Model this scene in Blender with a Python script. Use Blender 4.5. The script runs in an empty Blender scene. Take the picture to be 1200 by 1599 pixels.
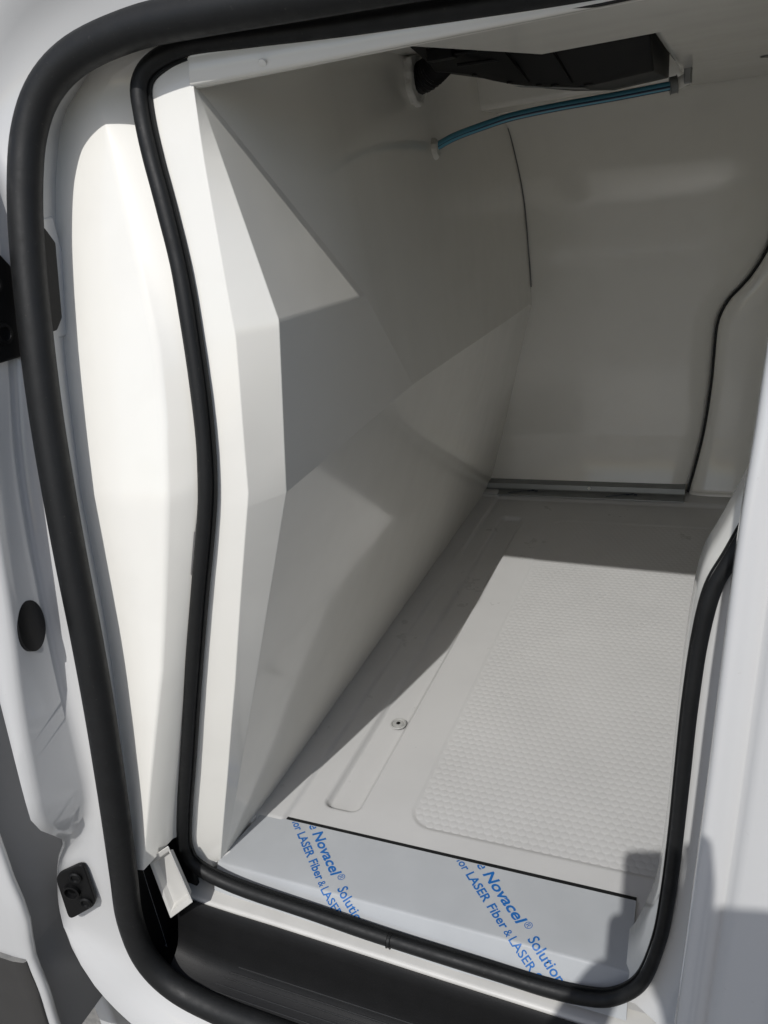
import bpy, bmesh, math, random
from mathutils import Vector, Matrix
random.seed(7)
S = bpy.context.scene
COL = S.collection
R = math.radians

# ---------------------------------------------------------------- camera
cam_d = bpy.data.cameras.new('camera'); cam = bpy.data.objects.new('camera', cam_d); COL.objects.link(cam)
CR, CU, CF = Vector((.918268, .378078, -.117647)), Vector((-.048352, .401964, .914378)), Vector((-.392996, .833956, -.387391))
CP = Vector((0, -.787, .92))
cam.matrix_world = Matrix(((CR.x, CU.x, -CF.x, CP.x), (CR.y, CU.y, -CF.y, CP.y), (CR.z, CU.z, -CF.z, CP.z), (0, 0, 0, 1)))
cam_d.sensor_fit = 'VERTICAL'; cam_d.sensor_height = 24; cam_d.lens = 24*1222/1599
cam_d.clip_start = .01; cam_d.clip_end = 500
S.camera = cam

# ---------------------------------------------------------------- sky, sun, exposure
AZ, EL = R(-3.0), R(46.6)
w = bpy.data.worlds.new('World'); S.world = w; w.use_nodes = True
nt = w.node_tree; bg = nt.nodes['Background']
sky = nt.nodes.new('ShaderNodeTexSky'); sky.sky_type = 'NISHITA'; sky.sun_disc = False
sky.sun_elevation = EL; sky.sun_rotation = R(177); sky.dust_density = 1.5
nt.links.new(sky.outputs[0], bg.inputs[0]); bg.inputs[1].default_value = .095
sd = bpy.data.lights.new('sun', 'SUN'); sd.energy = 2.7; sd.angle = R(.53); sd.color = (1, .985, .96)
sun = bpy.data.objects.new('sun', sd); COL.objects.link(sun)
LD = Vector((math.sin(AZ)*math.cos(EL), math.cos(AZ)*math.cos(EL), -math.sin(EL)))
sun.rotation_euler = LD.to_track_quat('-Z', 'Y').to_euler(); sun.location = (0, -6, 6)
S.view_settings.view_transform = 'Standard'; S.view_settings.look = 'None'
S.view_settings.exposure = 0; S.view_settings.gamma = 1
S.cycles.max_bounces = 10; S.cycles.diffuse_bounces = 6; S.cycles.glossy_bounces = 4

# ---------------------------------------------------------------- materials
def mat(name, col, rough=.4, metal=0, coat=0, coat_rough=.08, var=.0, vscale=8, bump=0, bscale=30, bdist=.002, spec=.5, rvar=0, speck=0, streak=0):
    m = bpy.data.materials.new(name); m.use_nodes = True
    t = m.node_tree; p = t.nodes['Principled BSDF']; L = t.links.new
    p.inputs['Base Color'].default_value = (*col, 1); p.inputs['Roughness'].default_value = rough
    p.inputs['Metallic'].default_value = metal; p.inputs['Coat Weight'].default_value = coat
    p.inputs['Coat Roughness'].default_value = coat_rough; p.inputs['Specular IOR Level'].default_value = spec
    tc = t.nodes.new('ShaderNodeTexCoord')
    def noise(sc, det=4, ro=.55):
        n = t.nodes.new('ShaderNodeTexNoise'); n.inputs['Scale'].default_value = sc; n.inputs['Detail'].default_value = det
        n.inputs['Roughness'].default_value = ro; L(tc.outputs['Object'], n.inputs['Vector']); return n
    if var or speck:
        n = noise(vscale)
        r = t.nodes.new('ShaderNodeMapRange'); r.inputs[1].default_value = .3; r.inputs[2].default_value = .7
        r.inputs[3].default_value = 1-var; r.inputs[4].default_value = 1+var*.4
        L(n.outputs[0], r.inputs[0])
        mx = t.nodes.new('ShaderNodeMix'); mx.data_type = 'RGBA'; mx.blend_type = 'MULTIPLY'; mx.inputs[0].default_value = 1
        mx.inputs[6].default_value = (*col, 1); L(r.outputs[0], mx.inputs[7])
        out = mx.outputs[2]
        if speck:
            n2 = noise(260, 2, .5)
            r2 = t.nodes.new('ShaderNodeMapRange'); r2.inputs[1].default_value = .70; r2.inputs[2].default_value = .76
            r2.inputs[3].default_value = 0; r2.inputs[4].default_value = speck; L(n2.outputs[0], r2.inputs[0])
            m2 = t.nodes.new('ShaderNodeMix'); m2.data_type = 'RGBA'; L(r2.outputs[0], m2.inputs[0]); L(out, m2.inputs[6])
            m2.inputs[7].default_value = (.32, .29, .25, 1); out = m2.outputs[2]
        L(out, p.inputs['Base Color'])
    if streak:                                  # faint wipe marks and scuffs in the surface
        mp = t.nodes.new('ShaderNodeMapping'); mp.inputs['Rotation'].default_value = (.9, .35, .3); mp.inputs['Scale'].default_value = (14, 1.6, 14)
        L(tc.outputs['Object'], mp.inputs[0]); n = t.nodes.new('ShaderNodeTexNoise'); n.inputs['Scale'].default_value = 1; n.inputs['Detail'].default_value = 5
        L(mp.outputs[0], n.inputs['Vector'])
        r = t.nodes.new('ShaderNodeMapRange'); r.inputs[1].default_value = .52; r.inputs[2].default_value = .75; r.inputs[3].default_value = 0; r.inputs[4].default_value = streak; L(n.outputs[0], r.inputs[0])
        mx2 = t.nodes.new('ShaderNodeMix'); mx2.data_type = 'RGBA'; L(r.outputs[0], mx2.inputs[0]); L(out, mx2.inputs[6]); mx2.inputs[7].default_value = (.45, .42, .37, 1)
        L(mx2.outputs[2], p.inputs['Base Color'])
    if rvar:
        n = noise(vscale*1.7, 6, .65); r = t.nodes.new('ShaderNodeMapRange'); r.inputs[1].default_value = .3; r.inputs[2].default_value = .7
        r.inputs[3].default_value = max(.02, rough-rvar); r.inputs[4].default_value = rough+rvar
        L(n.outputs[0], r.inputs[0]); L(r.outputs[0], p.inputs['Roughness'])
    if bump:
        n = noise(bscale, 3); b = t.nodes.new('ShaderNodeBump'); b.inputs['Strength'].default_value = bump; b.inputs['Distance'].default_value = bdist
        L(n.outputs[0], b.inputs['Height']); L(b.outputs[0], p.inputs['Normal'])
    return m
M = dict(
    gel=mat('white_gelcoat', (.885, .868, .81), .17, coat=.4, coat_rough=.05, var=.03, vscale=3, bump=.45, bscale=3.0, bdist=.008, rvar=.015, streak=.05),
    gelfloor=mat('grey_gelcoat_floor', (.55, .547, .537), .34, var=.05, vscale=6, bump=.15, bscale=60, bdist=.001, rvar=.10),
    paint=mat('white_car_paint', (.63, .63, .625), .25, coat=.8, coat_rough=.04, var=.03, vscale=3, speck=.12),
    primer=mat('white_painted_steel', (.62, .61, .58), .42, var=.08, vscale=14),
    rubber=mat('black_rubber', (.0085, .009, .0095), .55, spec=.38, var=.2, vscale=40, bump=.2, bscale=300, bdist=.0005, rvar=.1, speck=.06),
    plastic=mat('black_plastic', (.006, .006, .0063), .5, spec=.25, var=.2, vscale=30, bump=.35, bscale=700, bdist=.0006),
    film=mat('blue_white_film_on_steel', (.435, .45, .462), .45, spec=.3, metal=.0, var=.07, vscale=9, bump=.5, bscale=9, bdist=.003, rvar=.1, speck=.2),
    bolt=mat('zinc_bolt', (.50, .50, .48), .4, metal=.3),
    steel=mat('brushed_steel', (.26, .27, .27), .38, metal=.6, var=.1, vscale=20),
    ink=mat('blue_print', (.010, .125, .40), .45),
    inkd=mat('dark_blue_print', (.02, .03, .06), .5),
    seam=mat('white_sealant', (.83, .82, .78), .5, bump=.5, bscale=60, bdist=.002),
    foam=mat('white_foam', (.78, .77, .72), .8, bump=1, bscale=70, bdist=.006),
    hose=mat('blue_hose', (.11, .36, .50), .25, coat=.3),
    hosed=mat('navy_hose_stripe', (.01, .035, .07), .3),
    rib=mat('worn_black_plastic', (.03, .03, .03), .4),
    gapshade=mat('dark_grey_gap_shade', (.17, .173, .18), .4),  # shade inside the front door gap, put into a flat dark grey
    clad=mat('dark_grey_cladding', (.045, .043, .041), .6, bump=.5, bscale=500, bdist=.0008, var=.15),
    ground=mat('concrete_ground', (.30, .285, .26), .85, var=.25, vscale=1.5, bump=.6, bscale=40, bdist=.01),
    skin=mat('skin', (.45, .27, .19), .5), cloth=mat('dark_shirt', (.05, .06, .09), .85), hair=mat('dark_hair', (.02, .015, .01), .6),
    glass=mat('phone_glass', (.01, .01, .012), .1),
)

# ---------------------------------------------------------------- helpers
def link(o, parent=None):
    COL.objects.link(o)
    if parent: o.parent = parent
    return o
def tag(o, label=None, cat=None, group=None, kind=None):
    if label: o['label'] = label
    if cat: o['category'] = cat
    if group: o['group'] = group
    if kind: o['kind'] = kind
    return o
def thing(name, label, cat, loc=(0, 0, 0), group=None):
    o = bpy.data.objects.new(name, None); o.location = loc; o.empty_display_size = .05
    link(o); return tag(o, label, cat, group)
def obj(name, verts, faces, m, parent=None, smooth=True, ang=35, bevel=0, seg=3, bang=20, solid=0, soff=-1, sub=0):
    me = bpy.data.meshes.new(name); me.from_pydata([tuple(v) for v in verts], [], faces); me.update()
    bm = bmesh.new(); bm.from_mesh(me); bmesh.ops.remove_doubles(bm, verts=bm.verts, dist=1e-5); bm.to_mesh(me); bm.free()
    return fin(name, me, m, parent, smooth, ang, bevel, seg, bang, solid, soff, sub)
def fin(name, me, m, parent=None, smooth=True, ang=35, bevel=0, seg=3, bang=20, solid=0, soff=-1, sub=0):
    o = bpy.data.objects.new(name, me); me.materials.append(M[m] if isinstance(m, str) else m)
    if parent: # keep world coordinates
        link(o, parent); o.matrix_parent_inverse = Matrix.Translation(-parent.location)
    else: link(o)
    if smooth:
        me.shade_smooth(); me.set_sharp_from_angle(angle=R(ang))
    if solid:
        s = o.modifiers.new('solid', 'SOLIDIFY'); s.thickness = solid; s.offset = soff
    if bevel:
        b = o.modifiers.new('bevel', 'BEVEL'); b.width = bevel; b.segments = seg; b.limit_method = 'ANGLE'; b.angle_limit = R(bang)
        b.harden_normals = False
        for p in me.polygons: p.use_smooth = True
        me.set_sharp_from_angle(angle=R(180))
        wn = o.modifiers.new('wn', 'WEIGHTED_NORMAL'); wn.keep_sharp = False; wn.weight = 80
    if sub:
        s = o.modifiers.new('sub', 'SUBSURF'); s.levels = sub; s.render_levels = sub
    return o
def grid(cols, flip=False):
    n = len(cols[0]); v = [p for c in cols for p in c]; f = []
    for i in range(len(cols)-1):
        for j in range(n-1):
            q = (i*n+j, (i+1)*n+j, (i+1)*n+j+1, i*n+j+1)
            f.append(q[::-1] if flip else q)
    return v, f
def loft(name, cols, m, parent=None, flip=False, **k):
    v, f = grid(cols, flip); return obj(name, v, f, m, parent, **k)
def cr(P, n=6, closed=False):            # Catmull-Rom through tuples
    P = [Vector(p) for p in P]; out = []; N = len(P)
    rng = range(N) if closed else range(N-1)
    for i in rng:
        a = P[(i-1) % N] if closed or i > 0 else P[0]*2-P[1]
        b, c = P[i], P[(i+1) % N]
        d = P[(i+2) % N] if closed or i+2 < N else P[-1]*2-P[-2]
        for k in range(n):
            t = k/n
            out.append(.5*((2*b)+(c-a)*t+(2*a-5*b+4*c-d)*t*t+(3*b-a-3*c+d)*t**3))
    if not closed: out.append(P[-1])
    return out
def interp(tab, z):                       # piecewise cubic in a table of (z, x), any order
    T = sorted(tab)
    if z <= T[0][0]: return T[0][1]
    if z >= T[-1][0]: return T[-1][1]
    for i in range(len(T)-1):
        if T[i][0] <= z <= T[i+1][0]:
            z0, x0 = T[i]; z1, x1 = T[i+1]; h = z1-z0; t = (z-z0)/h
            s = (x1-x0)/h
            m0 = .5*(s+(x0-T[i-1][1])/(z0-T[i-1][0])) if i > 0 else s
            m1 = .5*(s+(T[i+2][1]-x1)/(T[i+2][0]-z1)) if i+2 < len(T) else s
            return (2*t**3-3*t*t+1)*x0+(t**3-2*t*t+t)*h*m0+(-2*t**3+3*t*t)*x1+(t**3-t*t)*h*m1
def lin(tab, z):
    T_ = sorted(tab)
    if z <= T_[0][0]: a, b = T_[0], T_[1]
    elif z >= T_[-1][0]: a, b = T_[-2], T_[-1]
    else: a, b = next((p, q) for p, q in zip(T_, T_[1:]) if p[0] <= z <= q[0])
    return a[1]+(b[1]-a[1])*(z-a[0])/(b[0]-a[0])
def sweep(path, prof, axis=None, closed=False, caps=True):
    """prof: list of (side, out) pairs; axis: fixed 'out' direction"""
    n = len(path); m = len(prof); v = []; f = []; A0 = axis
    for i, p in enumerate(path):
        a = path[(i-1) % n] if closed or i else path[0]; b = path[(i+1) % n] if closed or i < n-1 else path[-1]
        t = (b-a).normalized()
        A = A0 if axis else (Vector((0, 0, 1)) if abs(t.z) < .9 else Vector((1, 0, 0)))
        o_ = (A-t*A.dot(t)).normalized(); s = t.cross(o_).normalized()
        for (x, y) in prof: v.append(p+s*x+o_*y)
    for i in range(n if closed else n-1):
        j = (i+1) % n
        for k in range(m):
            k2 = (k+1) % m
            f.append((i*m+k, j*m+k, j*m+k2, i*m+k2))
    if caps and not closed:
        f.append(tuple(range(m))[::-1] if False else tuple(reversed(range(m)))); f.append(tuple((n-1)*m+k for k in range(m)))
    return v, f
def circ(r, n=14, sx=1, sy=1, ph=0): return [(r*sx*math.cos(2*math.pi*k/n+ph), r*sy*math.sin(2*math.pi*k/n+ph)) for k in range(n)]
def tube(name, path, r, m, parent=None, n=12, **k):
    v, f = sweep([Vector(p) for p in path], circ(r, n)); return obj(name, v, f, m, parent, ang=60, **k)
def frame(n, up=Vector((0, 0, 1))):
    n = Vector(n).normalized(); x = up.cross(n).normalized(); y = n.cross(x); return x, y, n
def boxv(c, x, y, z, hx, hy, hz):
    c = Vector(c); v = [c+x*(sx*hx)+y*(sy*hy)+z*(sz*hz) for sx in (-1, 1) for sy in (-1, 1) for sz in (-1, 1)]
    f = [(0, 1, 3, 2), (4, 6, 7, 5), (0, 4, 5, 1), (2, 3, 7, 6), (0, 2, 6, 4), (1, 5, 7, 3)]
    return v, f
def box(name, c, hx, hy, hz, m, parent=None, axes=None, bevel=.002, **k):
    x, y, z = axes or (Vector((1, 0, 0)), Vector((0, 1, 0)), Vector((0, 0, 1)))
    v, f = boxv(c, x, y, z, hx, hy, hz); return obj(name, v, f, m, parent, bevel=bevel, **k)
def prism(name, pts, c, axes, h, m, parent=None, bevel=.001, **k):   # outline in (x,y) of axes, extruded along z by h
    x, y, z = axes; c = Vector(c); n = len(pts)
    v = [c+x*a+y*b for a, b in pts]+[c+x*a+y*b+z*h for a, b in pts]
    f = [tuple(reversed(range(n))), tuple(range(n, 2*n))]+[(i, (i+1) % n, n+(i+1) % n, n+i) for i in range(n)]
    return obj(name, v, f, m, parent, bevel=bevel, **k)
def lathe(name, prof, c, n_, m, parent=None, seg=28, sx=1, sy=1, ang=35, **k):   # (r, h) profile about axis n_
    x, y, z = frame(n_) if abs(Vector(n_).normalized().z) < .95 else (Vector((1, 0, 0)), Vector((0, 1, 0)), Vector((0, 0, 1)))
    c = Vector(c); v = []; f = []; q = len(prof)
    for i in range(seg):
        a = 2*math.pi*i/seg
        for r, h in prof: v.append(c+x*(r*sx*math.cos(a))+y*(r*sy*math.sin(a))+z*h)
    for i in range(seg):
        j = (i+1) % seg
        for k_ in range(q-1): f.append((i*q+k_, j*q+k_, j*q+k_+1, i*q+k_+1))
    f.append(tuple(i*q+q-1 for i in range(seg)))
    return obj(name, v, f, m, parent, ang=ang, **k)
def rrect(x0, x1, y0, y1, r, n=5):
    out = []
    for cx, cy, a0 in ((x1-r, y1-r, 0), (x0+r, y1-r, 90), (x0+r, y0+r, 180), (x1-r, y0+r, 270)):
        for i in range(n+1):
            a = R(a0+90*i/n); out.append((cx+r*math.cos(a), cy+r*math.sin(a)))
    return out

# depth of the leaning body side at height z
def lean(a, b): return lambda z: a+b*max(0, z/1.05)**2
Yo, Ys, Ya, Yd = lean(-.22, .176), lean(-.13, .125), lean(-.10, .093), lean(-.36, .17)
YCT = [(.08, -.204), (.335, -.172), (.615, -.126), (.775, -.083), (1.03, -.005)]
def Yc(z): return lin(YCT, z)

# door-opening curves: (x, z)
O_top = [(.10, 1.056), (0, 1.064), (-.18, 1.071), (-.358, 1.079), (-.483, 1.085), (-.560, 1.086), (-.633, 1.075), (-.679, 1.050), (-.704, 1.010)]
O_left = [(-.714, .954), (-.716, .889), (-.714, .809), (-.711, .725), (-.706, .638), (-.701, .546), (-.697, .449), (-.699, .343), (-.710, .214), (-.728, .089)]
O_bot = [(-.744, -.002), (-.739, -.079), (-.702, -.126), (-.633, -.145), (-.537, -.149), (-.35, -.15), (-.16, -.15)]
O_right = [(-.075, -.140), (-.032, -.10), (-.010, -.03), (.003, .05), (.028, .2), (.045, .4), (.07, .6), (.085, .78), (.11, .92), (.13, 1.0), (.125, 1.045)]
I_top = [(.03, 1.038), (-.06, 1.042), (-.168, 1.047), (-.331, 1.056), (-.443, 1.064), (-.519, 1.069), (-.565, 1.062), (-.586, 1.045), (-.587, 1.014)]
I_left = [(-.579, .969), (-.567, .917), (-.555, .851), (-.549, .776), (-.547, .698), (-.551, .631), (-.561, .576), (-.588, .475), (-.618, .364), (-.656, .226), (-.688, .118)]
I_bot = [(-.702, .054), (-.688, .017), (-.624, -.003), (-.488, -.014), (-.380, -.022), (-.256, -.027), (-.173, -.030), (-.118, -.025), (-.084, -.009)]
I_right = [(-.055, .031), (-.038, .100), (-.030, .170), (-.024, .259), (-.020, .341), (-.016, .416), (-.010, .486), (-.001, .539), (.016, .578), (.045, .65), (.072, .75), (.09, .86), (.095, .95), (.078, 1.015)]
def p3(L, Y, dx=0, dy=0): return [Vector((x+dx, Y(z)+dy, z)) for x, z in L]
XO = [(z, x) for x, z in O_left+O_bot[:1]+O_top[-1:]]
XI = [(z, x) for x, z in I_left+I_bot[:1]+I_top[-1:]]
XC = [(1.039, -.648), (.956, -.625), (.876, -.602), (.786, -.578), (.713, -.573), (.615, -.577), (.5, -.599), (.386, -.623), (.24, -.667), (.113, -.703), (0, -.735)]
XA = [(1.034, -.520), (.968, -.517), (.879, -.509), (.776, -.5005), (.600, -.5105), (.335, -.576), (.17, -.622), (.021, -.666), (-.02, -.678)]
T, K1, N_, BB = Vector((-.5235, .001, 1.0343)), Vector((-.464, -.012, .790)), Vector((-.487, -.024, .5850)), Vector((-.664, -.086, .02))
K2, RR, RF = Vector((-.475, .252, .775)), Vector((-.475, .395, .606)), Vector((-.513, 1.46, .553))
MB = Vector((-.5705, -.059, .308))
def bedge(z):
    P = [T, K1, N_, MB, BB]
    for a, b in zip(P, P[1:]):
        if b.z <= z <= a.z: t = (a.z-z)/(a.z-b.z); return a.lerp(b, t)
    return T.copy() if z > T.z else BB+Vector((-.008, -.002, z-BB.z))

# ================================================================ GROUND
g = obj('ground', [(-60, -60, -.60), (60, -60, -.60), (60, 60, -.60), (-60, 60, -.60)], [(0, 1, 2, 3)], 'ground', smooth=False)
tag(g, 'pale concrete ground under the white van', 'ground', kind='structure')

# ================================================================ VAN BODY (painted steel)
van = thing('van_body', 'white painted steel van body framing the open side doorway', 'van', (0, .6, -.6))
# pillar and sill: columns run from under the outer seal outwards, rows follow the opening
orow = cr([(x, 0, z) for x, z in O_top+O_left+O_bot+O_right], 5, closed=True)
def outward(i):
    n = len(orow); t = (orow[(i+1) % n]-orow[(i-1) % n]).normalized(); return Vector((t.z, 0, -t.x))
def sm01(t): t = max(0, min(1, t)); return t*t*(3-2*t)
def cw(z): return max(0, min(1, (z-.135)/.11))
cols = [[] for _ in range(10)]
C3X = [(1.0, -.745), (.89, -.746), (.78, -.752), (.68, -.758), (.6, -.758), (.5, -.755), (.4, -.752), (.31, -.750), (.2, -.753), (.1, -.758), (0, -.768), (-.12, -.775), (-.2, -.775)]
C2X = [(1.0, -.735), (.55, -.735), (.49, -.738), (.41, -.746), (.32, -.754), (.2, -.764), (.1, -.775)]
C1X = [(1.0, -.785), (.55, -.785), (.384, -.778), (.286, -.778), (.2, -.782), (.15, -.800), (.107, -.826), (.05, -.848), (0, -.862), (-.10, -.872), (-.2, -.872)]
for i, p in enumerate(orow+[orow[0]]):
    o_ = outward(i % len(orow)); z = p.z; y = Yo(z)
    side = max(0, min(1, (-.60-p.x)/.08))*sm01((1.055-z)/.10)*max(0, min(1, (z+.09)/.05))   # 1 on the upright of the pillar
    w_ = cw(z)*side; w_ = w_*w_*(3-2*w_)
    q = lambda d, dy: Vector((p.x, y+dy, z))+o_*d
    gen = [q(-.004, .012), q(.012, .0), q(.022, -.002), q(.034, -.005), q(.046, -.010), q(.056, -.016), q(.068, -.024), q(.090, -.034), q(.105, -.036), q(.11, .02)]
    x3, x2, x1 = interp(C3X, z), interp(C2X, z), interp(C1X, z)
    xs_ = p.x-.012
    up = [q(-.004, .012), Vector((xs_, y, z)), Vector((xs_*.4+x3*.6, y-.002, z)), Vector((x3+.004, y-.005, z)), Vector((x3-.001, y-.014, z)), Vector((x2-.001, y-.068, z)),
          Vector((x2-.005, y-.077, z)), Vector((x1+.006, y-.082, z)), Vector((x1, y-.077, z)), Vector((x1-.004, y+.05, z))]
    ft = [q(-.004, .012), Vector((xs_, y, z)), Vector((xs_*.6+x1*.4, y-.008, z)), Vector((xs_*.4+x1*.6, y-.012, z)), Vector((xs_*.25+x1*.75, y-.016, z)), Vector((xs_*.15+x1*.85, y-.019, z)),
          Vector((xs_*.08+x1*.92, y-.023, z)), Vector((x1+.006, y-.027, z)), Vector((x1, y-.022, z)), Vector((x1-.004, y+.05, z))]
    for k in range(10): cols[k].append(gen[k].lerp(ft[k].lerp(up[k], w_), side))
loft('door_pillar', cols, 'paint', van, ang=60)
# inner return of the pillar (facing the opening) and the shut face strip
def key_rows(fn_top, fn_z, zs): return fn_top+[fn_z(z) for z in zs]
ZS = [.985, .96, .93, .9, .87, .84, .81, .78, .74, .70, .67, .64, .624, .615, .602, .59, .56, .5, .45, .4, .34, .28, .22, .17, .12, .08]
ot = [(.10, 1.056), (-.18, 1.071), (-.358, 1.079), (-.52, 1.0865), (-.600, 1.083), (-.650, 1.068), (-.691, 1.032), (-.704, 1.010)]
ct = [(.10, 1.046), (-.17, 1.060), (-.345, 1.069), (-.505, 1.078), (-.580, 1.074), (-.630, 1.058), (-.650, 1.036), (-.643, 1.014)]
it = [(.10, 1.036), (-.168, 1.047), (-.331, 1.056), (-.49, 1.068), (-.535, 1.068), (-.570, 1.059), (-.587, 1.038), (-.587, 1.014)]
ctr = Vector((-.3, 0, .5))
def away(x, z, d):
    if z < 1.0: return (x-d, z)
    v = Vector((x+.35, 0, z-.75)).normalized(); return (x+v.x*d, z+v.z*d)
bd0, bd1 = [], []
for x, z in ot+[(interp(XO, z), z) for z in ZS+[.06, .05, .045]]:
    bd0.append(Vector((x, Yo(z)+.006, z))); a, b = away(x, z, .008); bd1.append(Vector((a, Yc(z)+.004, b)))
loft('pillar_return', [bd0, [a.lerp(b, .5)+Vector((.003, 0, 0)) for a, b in zip(bd0, bd1)], bd1], 'paint', van, ang=60)
loft('pillar_gap_wall', [[Vector((x, Yo(z)+.045, z)) for z in [-.3+.1*k for k in range(15)]] for x in (-.96, -.85, -.75)], 'paint', van)
# outer shell closing the load space
def quad(name, a, b, c, d, m, parent, **k): return obj(name, [a, b, c, d], [(0, 1, 2, 3)], m, parent, **k)
box('roof', (.25, .74, 1.24), 1.25, .755, .02, 'paint', van, bevel=.01)
obj('roof_rail', [(-1.0, -.015, 1.10), (1.5, -.015, 1.08), (1.5, -.015, 1.24), (-1.0, -.015, 1.24), (-1.0, .05, 1.10), (1.5, .05, 1.08), (1.5, .05, 1.24), (-1.0, .05, 1.24)],
    [(0, 1, 2, 3), (4, 7, 6, 5), (0, 4, 5, 1), (3, 2, 6, 7), (0, 3, 7, 4), (1, 5, 6, 2)], 'paint', van, bevel=.01)
box('outer_side', (.25, 1.56, .35), 1.25, .02, .9, 'paint', van, bevel=.01)
box('rear_shell', (1.50, .7, .35), .02, .88, .9, 'paint', van, bevel=.01)
box('rear_bounce_wall', (.90, .68, .5), .012, .72, .62, 'gel', van, bevel=.01)  # unseen white wall added to bounce more light into the load space
box('front_shell', (-1.02, .72, .35), .02, .86, .9, 'paint', van, bevel=.01)
box('underbody', (.25, .68, -.22), 1.25, .86, .02, 'clad', van, bevel=.01)
# rear quarter panel behind the sliding door, leaning like the body side
rq = [[Vector((x, Yo(z)-.05, z)) for z in (-.30, -.1, .1, .3, .5, .7, .9, 1.0, 1.09)] for x in (.16, .5, 1.0, 1.5)]
loft('rear_quarter_panel', rq, 'paint', van, solid=.02)
# sill ledge the inner seal stands on
LZ = [(-.74, -.018), (-.70, -.026), (-.54, -.032), (-.39, -.037), (-.14, -.044), (-.05, -.042), (0, -.02)]
def lz(x): return interp(LZ, x)
led = []
LX = [-.715, -.70, -.68, -.65, -.58, -.4, -.25, -.1, -.05, -.02, 0]
for y, dz in ((-.09, 0), (-.145, 0), (-.149, -.001), (-.151, -.004), (-.1515, -.12)):
    led.append([Vector((x, y, lz(x)+dz)) for x in LX])
loft('sill_ledge', led, 'primer', van, ang=50)

# ================================================================ OUTER WEATHERSTRIP
op = cr(p3(O_top+O_left+O_bot+O_right, Yo), 6, closed=True)
prof = [(.0188*math.cos(a)*(1+.06*math.sin(2*a)), .0170*math.sin(a)-.0) for a in [2*math.pi*k/18 for k in range(18)]]
v, f = sweep(op, [(x, y+.006) for x, y in prof], Vector((0, -1, .25)).normalized(), closed=True)
tag(obj('outer_weatherstrip', v, f, 'rubber', ang=60), 'thick black rubber seal round the outer door frame, left of the white lining', 'door seal')

# ================================================================ PILLAR LINING between the seals
pl = thing('pillar_lining', 'white moulded strip between the thick outer seal and the inner seal', 'lining', (-.66, -.15, .05))
cc, cm, c2 = [], [], []
rowsz = ZS
for x, z in ct+[(lin(XC, z), z) for z in rowsz]: cc.append(Vector((x, Yc(z), z)))
for x, z in it+[(interp(XI, z), z) for z in rowsz]: c2.append(Vector((x+.001, Ys(z)+.004, z)))
b1 = [p.copy() for p in bd1[:len(cc)]]
for k in b1: k.y = Yc(k.z)
gv = [a.lerp(b, .55)+Vector((-.004, .016, 0)) for a, b in zip(cc, c2)]
gv2 = [a.lerp(b, .80)+Vector((0, .008, 0)) for a, b in zip(cc, c2)]
loft('lining_strip', [b1, [a.lerp(b, .5)+Vector((0, -.003, 0)) for a, b in zip(b1, cc)], [a.lerp(b, .9)+Vector((0, -.001, 0)) for a, b in zip(b1, cc)], cc, gv, gv2, c2], 'gel', pl, ang=180)

# ================================================================ INNER WEATHERSTRIP
ip = cr(p3(I_top+I_left+I_bot+I_right, Ys), 6, closed=True)
prof = [(.0098*math.cos(a), .0090*math.sin(a)+.003) for a in [2*math.pi*k/16 for k in range(16)]]
iw = thing('inner_weatherstrip', 'thin black rubber seal round the white lined load opening', 'door seal', (-.38, -.13, -.04))
v, f = sweep(ip, prof, Vector((0, -1, .2)).normalized(), closed=True)
for i_, p_ in enumerate(ip):
    k_ = (1-.28*(max(0, min(1, (p_.x+.11)/.07))))*(1+.025*math.sin(i_*.61)*math.sin(i_*.17))
    for j_ in range(len(prof)): v[i_*len(prof)+j_] = p_+(v[i_*len(prof)+j_]-p_)*k_
obj('seal_bulb', v, f, 'rubber', iw, ang=60)
lip = [(-.0130, -.002), (-.0096, -.003), (-.0096, .001), (-.0125, .0015)]
v, f = sweep(ip, lip, Vector((0, -1, .2)).normalized(), closed=True)
for i_, p_ in enumerate(ip):
    k_ = 1-.28*(max(0, min(1, (p_.x+.11)/.07)))
    for j_ in range(4): v[i_*4+j_] = p_+(v[i_*4+j_]-p_)*k_
obj('seal_lip', v, f, 'rubber', iw, ang=40)
jp = [p for p in cr(p3(I_bot, Ys), 6) if -.387 < p.x < -.372] or [Vector((-.385, -.13, -.022)), Vector((-.376, -.13, -.0222))]
v, f = sweep([Vector((-.3835, -.1335, -.0214)), Vector((-.3785, -.1335, -.0217))], circ(.0101, 16), Vector((0, -1, .2)).normalized())
obj('joint_sleeve', v, f, 'rubber', iw, ang=60, bevel=.001)

# ================================================================ BULKHEAD LINING
bl = thing('bulkhead_lining', 'faceted white fibreglass bulkhead with a jutting ridge, left of the load floor', 'bulkhead', (-.66, .6, 0))
zr = sorted(set(ZS+[.05, .02, -.006, K1.z, N_.z]), reverse=True)
top_i = [(-.519, 1.069), (-.548, 1.066), (-.570, 1.059), (-.583, 1.048), (-.5875, 1.032), (-.587, 1.014)]
top_a = [(-.518, 1.064), (-.519, 1.056), (-.5195, 1.049), (-.520, 1.041), (-.520, 1.034), (-.519, 1.012)]
ztop = [1.064, 1.056, 1.049, 1.041, T.z, 1.012]
c0 = [Vector((x+.002, Ys(z)+.004, z)) for x, z in top_i]+[Vector((interp(XI, z)+.002, Ys(z)+.004, z)) for z in zr]
c1 = [Vector((x, Ya(z), z)) for x, z in top_a]+[Vector((lin(XA, z), Ya(z), z)) for z in zr]
c2b = [Vector((-.5232, .002, z)) if z > T.z else bedge(z) for z in ztop]+[bedge(z) for z in zr]
mid = [a.lerp(b, .5) for a, b in zip(c0, c1)]
NR = len(c0); VB, FB = grid([c0, mid, c1, c2b])
b0 = 3*NR                                    # index of the first vertex on the inner corner
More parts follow.
